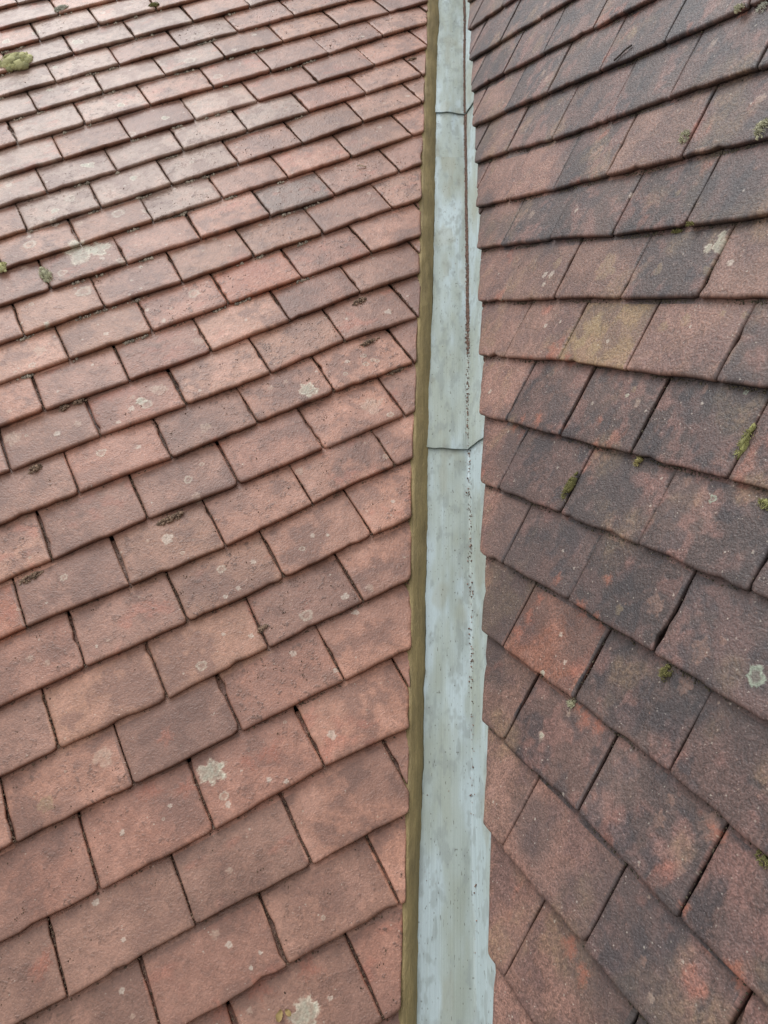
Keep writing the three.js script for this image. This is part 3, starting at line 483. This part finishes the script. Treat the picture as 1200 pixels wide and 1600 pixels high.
function frameOf(o, side, u, s, z, turn) {
  const p = PLN[side]; o.position.copy(at(side, u, s, z));
  o.quaternion.setFromRotationMatrix(new THREE.Matrix4().makeBasis(p.h, p.s, p.n)); o.rotateZ(turn || 0);
}
function moss(side, u, s, lx, ly, h, hue, turn, label) {   // sizes in mm
  const parts = [], c = HUE[hue]; lx /= 1000; ly /= 1000; h /= 1000;
  const n = Math.max(6, Math.min(46, Math.round(lx * ly * 60000))), edge = a => .62 + .5 * vn(Math.cos(a) * 1.7 + u * 900, Math.sin(a) * 1.7 + s * 900);
  for (let i = 0; i < n; i++) {
    const a = rr(0, 6.28), d = Math.pow(rnd(), .6) * edge(a), k = lerp(.42, .16, d) * rr(.7, 1.25), f = rr(.55, 1.4);
    const g = lump(lx * k, ly * k, h * k * 1.6, rr(0, 90)); g.translate(Math.cos(a) * d * lx, Math.sin(a) * d * ly, h * lerp(.35, .02, d)); parts.push(colour(g, c, f));
  }
  if (hue !== 'brown') for (let i = 0; i < n * 12; i++) {
    const a = rr(0, 6.28), d = Math.sqrt(rnd()) * edge(a) * 1.12, g = tuft.clone(); g.scale(rr(.7, 1.3), rr(.7, 1.3), rr(.6, 1.3)); g.rotateX(rr(-.8, .8)); g.rotateY(rr(-.8, .8));
    g.translate(Math.cos(a) * d * lx * .92, Math.sin(a) * d * ly * .92, h * (.05 + .7 * Math.sqrt(Math.max(0, 1 - d * d)))); parts.push(colour(g, c, rr(.8, 1.7)));
  } else for (let i = 0; i < n * 8; i++) {
    const a = rr(0, 6.28), d = Math.sqrt(rnd()) * 1.1, k = rr(.0008, .0022), g = new THREE.IcosahedronGeometry(k, 0); g.scale(rr(.7, 1.6), rr(.7, 1.6), 1); g.rotateZ(rr(0, 3)); g.deleteAttribute('normal'); g.computeVertexNormals();
    g.translate(Math.cos(a) * d * lx, Math.sin(a) * d * ly, h * .7 * Math.sqrt(Math.max(0, 1 - d * d)) + k * .4); parts.push(colour(g, c, rr(.6, 2)));
  }
  const o = new THREE.Mesh(mergeGeometries(parts), mossMat); o.name = numbered('moss_clump'); o.castShadow = o.receiveShadow = true; scene.add(o);
  frameOf(o, side, u, s, ROOF[side].surf(u, s) - .0005, turn); return tag(o, label, 'moss', 'moss on the roof');
}
moss('L', -0.012, 2.228, 48, 40, 20, 'green', 0, 'largest yellow-green moss cushion, near the upper left edge of the photo');
moss('L', -0.159, 1.405, 13, 28, 9, 'pale', .1, 'pale green moss filling a joint left of the big white lichen patch');
moss('L', -0.236, 1.468, 15, 16, 8, 'green', 0, 'small green moss cushion cut by the left edge of the photo');
moss('L', 0.17, 2.43, 26, 11, 8, 'grey', .1, 'grey-green moss strip under a tile tail in the top left corner');
moss('L', 0.405, 2.325, 17, 11, 7, 'olive', 0, 'small dark green moss tuft at the top of the left slope');
moss('L', 0.398, 1.03, 17, 7, 6, 'brown', .1, 'brown dried moss lump under a tile tail, upper of three beside the valley');
moss('L', 0.362, 0.918, 22, 5, 6, 'brown', .1, 'long brown dried moss streak under a tile tail, middle of three beside the valley');
moss('L', 0.376, 0.828, 20, 6, 7, 'brown', .1, 'brown dried moss lump under a tile tail, lowest of three beside the valley');
moss('L', -0.228, 1.04, 9, 6, 6, 'brown', 0, 'small brown crumb of moss on a left tile, left one of a close pair');
moss('L', -0.198, 1.043, 13, 6, 7, 'brown', 0, 'brown crumb of moss on a left tile, right one of a close pair');
moss('L', -0.313, 0.925, 12, 8, 7, 'brown', .3, 'brown moss lump below a joint near the left edge at mid height');
moss('L', -0.131, 0.712, 26, 7, 6, 'brown', .05, 'wide brown moss strip along a tile tail in the middle of the left slope');
moss('L', -0.379, 0.711, 19, 6, 5, 'brown', .1, 'brown moss strip along a tile tail near the left edge');
moss('L', 0.926, 1.762, 12, 5, 5, 'brown', 0, 'brown debris lump beside the mortar edge near the top of the valley');
moss('L', -0.072, 0.445, 10, 4, 3, 'brown', .1, 'thin brown dirt line at a tile corner in the lower left slope');
moss('R', -0.072, 0.554, 8, 24, 7, 'olive', -.15, 'long olive moss tuft growing in a joint of the dark slope');
moss('R', 0.188, 0.664, 7, 22, 6, 'fresh', -.15, 'slim yellow-green moss tuft in a joint near the right edge');
moss('R', 0.033, 0.614, 7, 9, 6, 'yellow', 0, 'tiny yellowish moss tuft at a tile corner of the dark slope');
moss('R', 0.214, 0.400, 8, 11, 8, 'olive', 0, 'small bright olive moss cushion under a tile tail on the lower right');
moss('R', 0.245, 0.606, 12, 7, 5, 'fresh', 0, 'green moss strip under a tile tail at the right edge');
moss('R', 0.403, 0.302, 11, 8, 5, 'olive', 0, 'dark moss patch under a tile tail at the lower right edge');
moss('R', -0.139, 1.07, 9, 12, 8, 'pale', 0, 'pale yellowish moss lump on a tile corner in the upper right');
moss('R', 0.009, 1.053, 12, 13, 8, 'pale', 0, 'pale moss lump at the right edge in the upper right');
moss('R', -0.135, 1.252, 9, 6, 6, 'pale', 0, 'pale moss lump at the top right, left one of a pair');
moss('R', -0.097, 1.246, 10, 8, 7, 'grey', 0, 'grey-green lichen cushion at the top right, right one of a pair');
moss('R', -0.081, 0.93, 12, 3, 3, 'olive', 0, 'thin dark green moss line under a tile tail on the right slope');
moss('R', -0.046, 0.932, 7, 3, 3, 'olive', 0, 'short dark green moss line just right of a longer one');
moss('R', 0.097, 0.305, 7, 7, 4, 'pale', 0, 'small pale moss lump at a tile corner below the orange tile');

const twigMat = new THREE.MeshStandardMaterial({ color: new THREE.Color(.055, .042, .036), roughness: .9 });
function twig(side, pts, r, label) {
  const curve = new THREE.CatmullRomCurve3(pts.map(([u, s, z]) => at(side, u, s, ROOF[side].surf(u, s) + z)));
  const o = mesh(numbered('twig'), new THREE.TubeGeometry(curve, 14, r, 6, false), twigMat, scene); return tag(o, label, 'twig');
}
twig('R', [[-0.416, 1.2555, .003], [-0.405, 1.262, .003], [-0.393, 1.268, .004], [-0.382, 1.273, .003]], .0016, 'dark curved twig lying along a tile tail high on the right slope');
const leafMat = { y: new THREE.MeshStandardMaterial({ color: new THREE.Color(.33, .23, .09), roughness: .85, side: THREE.DoubleSide }), p: new THREE.MeshStandardMaterial({ color: new THREE.Color(.48, .36, .26), roughness: .85, side: THREE.DoubleSide }) };
function leaf(side, u, s, l, w, turn, mat, label) {
  const n = 8, pos = [], idx = [];
  for (let i = 0; i <= n; i++) for (let j = -1; j <= 1; j++) { const t = i / n, ww = w * Math.pow(Math.sin(Math.PI * lerp(.06, .97, t)), .8) * (1 + (rnd() - .5) * .3); pos.push((t - .5) * l, j * ww, .0012 + Math.abs(j) * .0022 + Math.sin(t * 5) * .001 + .001); }
  for (let i = 0; i < n; i++) for (let j = 0; j < 2; j++) { const a = i * 3 + j; idx.push(a, a + 3, a + 4, a, a + 4, a + 1); }
  const G = new THREE.BufferGeometry(); G.setAttribute('position', new THREE.Float32BufferAttribute(pos, 3)); G.setIndex(idx); G.computeVertexNormals();
  const o = mesh(numbered('leaf_fragment'), G, mat, scene); frameOf(o, side, u, s, ROOF[side].surf(u, s), turn); return tag(o, label, 'leaf');
}
leaf('L', -0.263, -0.052, .014, .0042, .9, leafMat.y, 'yellow dry leaf fragment left of the round lichen at the bottom');
leaf('L', -0.252, -0.054, .010, .0034, 1.9, leafMat.y, 'smaller yellow dry leaf fragment touching the round lichen at the bottom');
leaf('L', 0.60, 1.418, .022, .003, -.5, leafMat.p, 'pale curled leaf fragment on a grey tile beside the upper valley');

// ---------------------------------------------------------------- loose crumbs and grit
function scatter(name, label, category, list, color) {
  const g = new THREE.IcosahedronGeometry(1, 0), m = new THREE.InstancedMesh(g, new THREE.MeshStandardMaterial({ color: 0xffffff, roughness: .95 }), list.length), o = new THREE.Object3D(), c = new THREE.Color();
  list.forEach((e, i) => { o.position.copy(e.p); o.rotation.set(rr(0, 6), rr(0, 6), rr(0, 6)); o.scale.set(e.r * rr(.6, 1.5), e.r * rr(.6, 1.5), e.r * rr(.5, 1)); o.updateMatrix(); m.setMatrixAt(i, o.matrix); const f = rr(.45, 1.6); m.setColorAt(i, c.setRGB(color[0] * f, color[1] * f, color[2] * f)); });
  m.name = name; m.castShadow = m.receiveShadow = true; scene.add(m); return tag(m, label, category, null, 'stuff');
}
{
  const list = [];
  const put = (side, u, s, r) => { if (dist(side, u, s) < cutDist(side, along(side, u, s)) + .003) return; list.push({ p: at(side, u, s, ROOF[side].surf(u, s) + r * .35), r }); };
  for (const t of ROOF.L.tiles) {
    const mid = (t.t0 + t.t1) / 2, heavy = t.r[4] * (t.d < .75 ? 1 : .5), n = Math.floor(heavy * heavy * 30);
    for (let i = 0; i < n; i++) { const cx = rr(t.ua, t.ub), cs = mid + rr(.01, .098); put('L', cx, cs, rr(.0005, .0013)); if (rnd() < .3) for (let q = 0; q < 3; q++) put('L', cx + rr(-.005, .005), cs + rr(-.004, .004), rr(.0004, .0011)); }
    for (let i = 0, m = heavy * 26; i < m; i++) { const w = rnd(); put('L', lerp(t.ua, t.ub, w), lerp(t.t0, t.t1, w) - rr(.0005, .0035), rr(.0006, .0018)); }   // caught against the tail above
    for (let i = 0, m = 20 + 80 * t.r[5]; i < m; i++) { const ss = rr(0, .1); if (dist('L', t.ub, mid + ss) > cutDist('L', along('L', t.ub, mid + ss)) + .004) list.push({ p: at('L', t.ub + rr(-.0012, .0012), mid + ss, -TH * rr(.05, .7) - TH / ROOF.L.g * ss), r: rr(.0007, .0015) }); }        // in the joint
  }
  scatter('moss_crumbs', 'loose brown crumbs of dried moss and dirt scattered over the tiles', 'dirt', list, [.12, .078, .05]);
}
{ // dark algae and dirt packed under the tails of the right slope
  const list = [], put = (u, s, r) => { if (dist('R', u, s) > cutDist('R', along('R', u, s)) + .003) list.push({ p: at('R', u, s, ROOF.R.surf(u, s) + r * .3), r }); };
  for (const t of ROOF.R.tiles) {
    for (let i = 0, m = 20 + t.r[4] * 70; i < m; i++) { const w = vn(t.id * 3 + i * .13, 8) * .5 + rnd() * .5; put(lerp(t.ua, t.ub, w), lerp(t.t0, t.t1, w) - Math.pow(rnd(), 2) * .005 - .0004, rr(.0005, .0015)); }
    for (let i = 0, m = t.r[5] * 26; i < m; i++) { const ss = rr(0, .1); if (t.d > .12) list.push({ p: at('R', t.ub + rr(-.001, .001), (t.t0 + t.t1) / 2 + ss, -TH * rr(.05, .6) - TH / ROOF.R.g * ss), r: rr(.0006, .0012) }); }
  }
  scatter('algae_crumbs', 'dark algae and dirt crumbs packed under the tile tails of the right slope', 'dirt', list, [.085, .07, .045]);
}
{ // pale crusty lumps lodged along the tails of the upper left slope
  const list = [];
  for (const t of ROOF.L.tiles) if (t.k > 10 && t.d > .34) for (let c = 0, n = Math.floor(t.r[1] * 3.2); c < n; c++) {
    const cw = rnd(), m = Math.floor(rr(4, 26)), wd = rr(.004, .03);
    for (let i = 0; i < m; i++) { const u = lerp(t.ua, t.ub, cw) + (rnd() + rnd() - 1) * wd, s = lerp(t.t0, t.t1, cw) - rr(.0004, .006), r = rr(.0012, .0036); list.push({ p: at('L', u, s, ROOF.L.surf(u, s) + r * .3), r }); }
  }
  scatter('lichen_crumbs', 'pale grey-brown lichen crumbs lodged under tile tails on the upper left slope', 'lichen', list, [.3, .25, .19]);
}
{
  const list = [];
  for (let i = 0; i < 30000; i++) {
    const al = rr(-.1, 2.75), dens = interp([[-.1, .004], [.15, .015], [.4, .022], [.7, .05], [.95, .1], [1.0, .25], [1.12, .85], [1.6, 1], [1.75, .6], [1.9, .5], [2.7, .6]], al) * (.5 + vn(al * 30, 3)); if (rnd() > dens) continue;
    const wide = lerp(.0075, .0048, sstep(.85, 1.15, al)), q = lerp(.0012, .0002, sstep(.85, 1.15, al)) + (rnd() + rnd() - 1) * wide, r = rr(.0004, al < 1.02 ? .0015 : .0014);
    const up = al > .733 && al < .98 ? .733 : al > 1.785 && al < 2.03 ? 1.785 : null;
    list.push({ p: leadPoint(q, al, (up === null ? 0 : LAP * sstep(.25, 0, al - up)) + r * .5 + rr(.0002, .0009)), r });
  }
  for (let i = 0; i < 90; i++) { const al = rr(-.2, 2.5), q = rr(-.07, .02), r = rr(.0004, .001); list.push({ p: leadPoint(q, al, r * .3), r }); }
  scatter('tile_grit', 'line of red-brown tile grit lying in the fold of the lead gutter', 'grit', list, [.24, .15, .115]);
}

renderer.render(scene, camera);
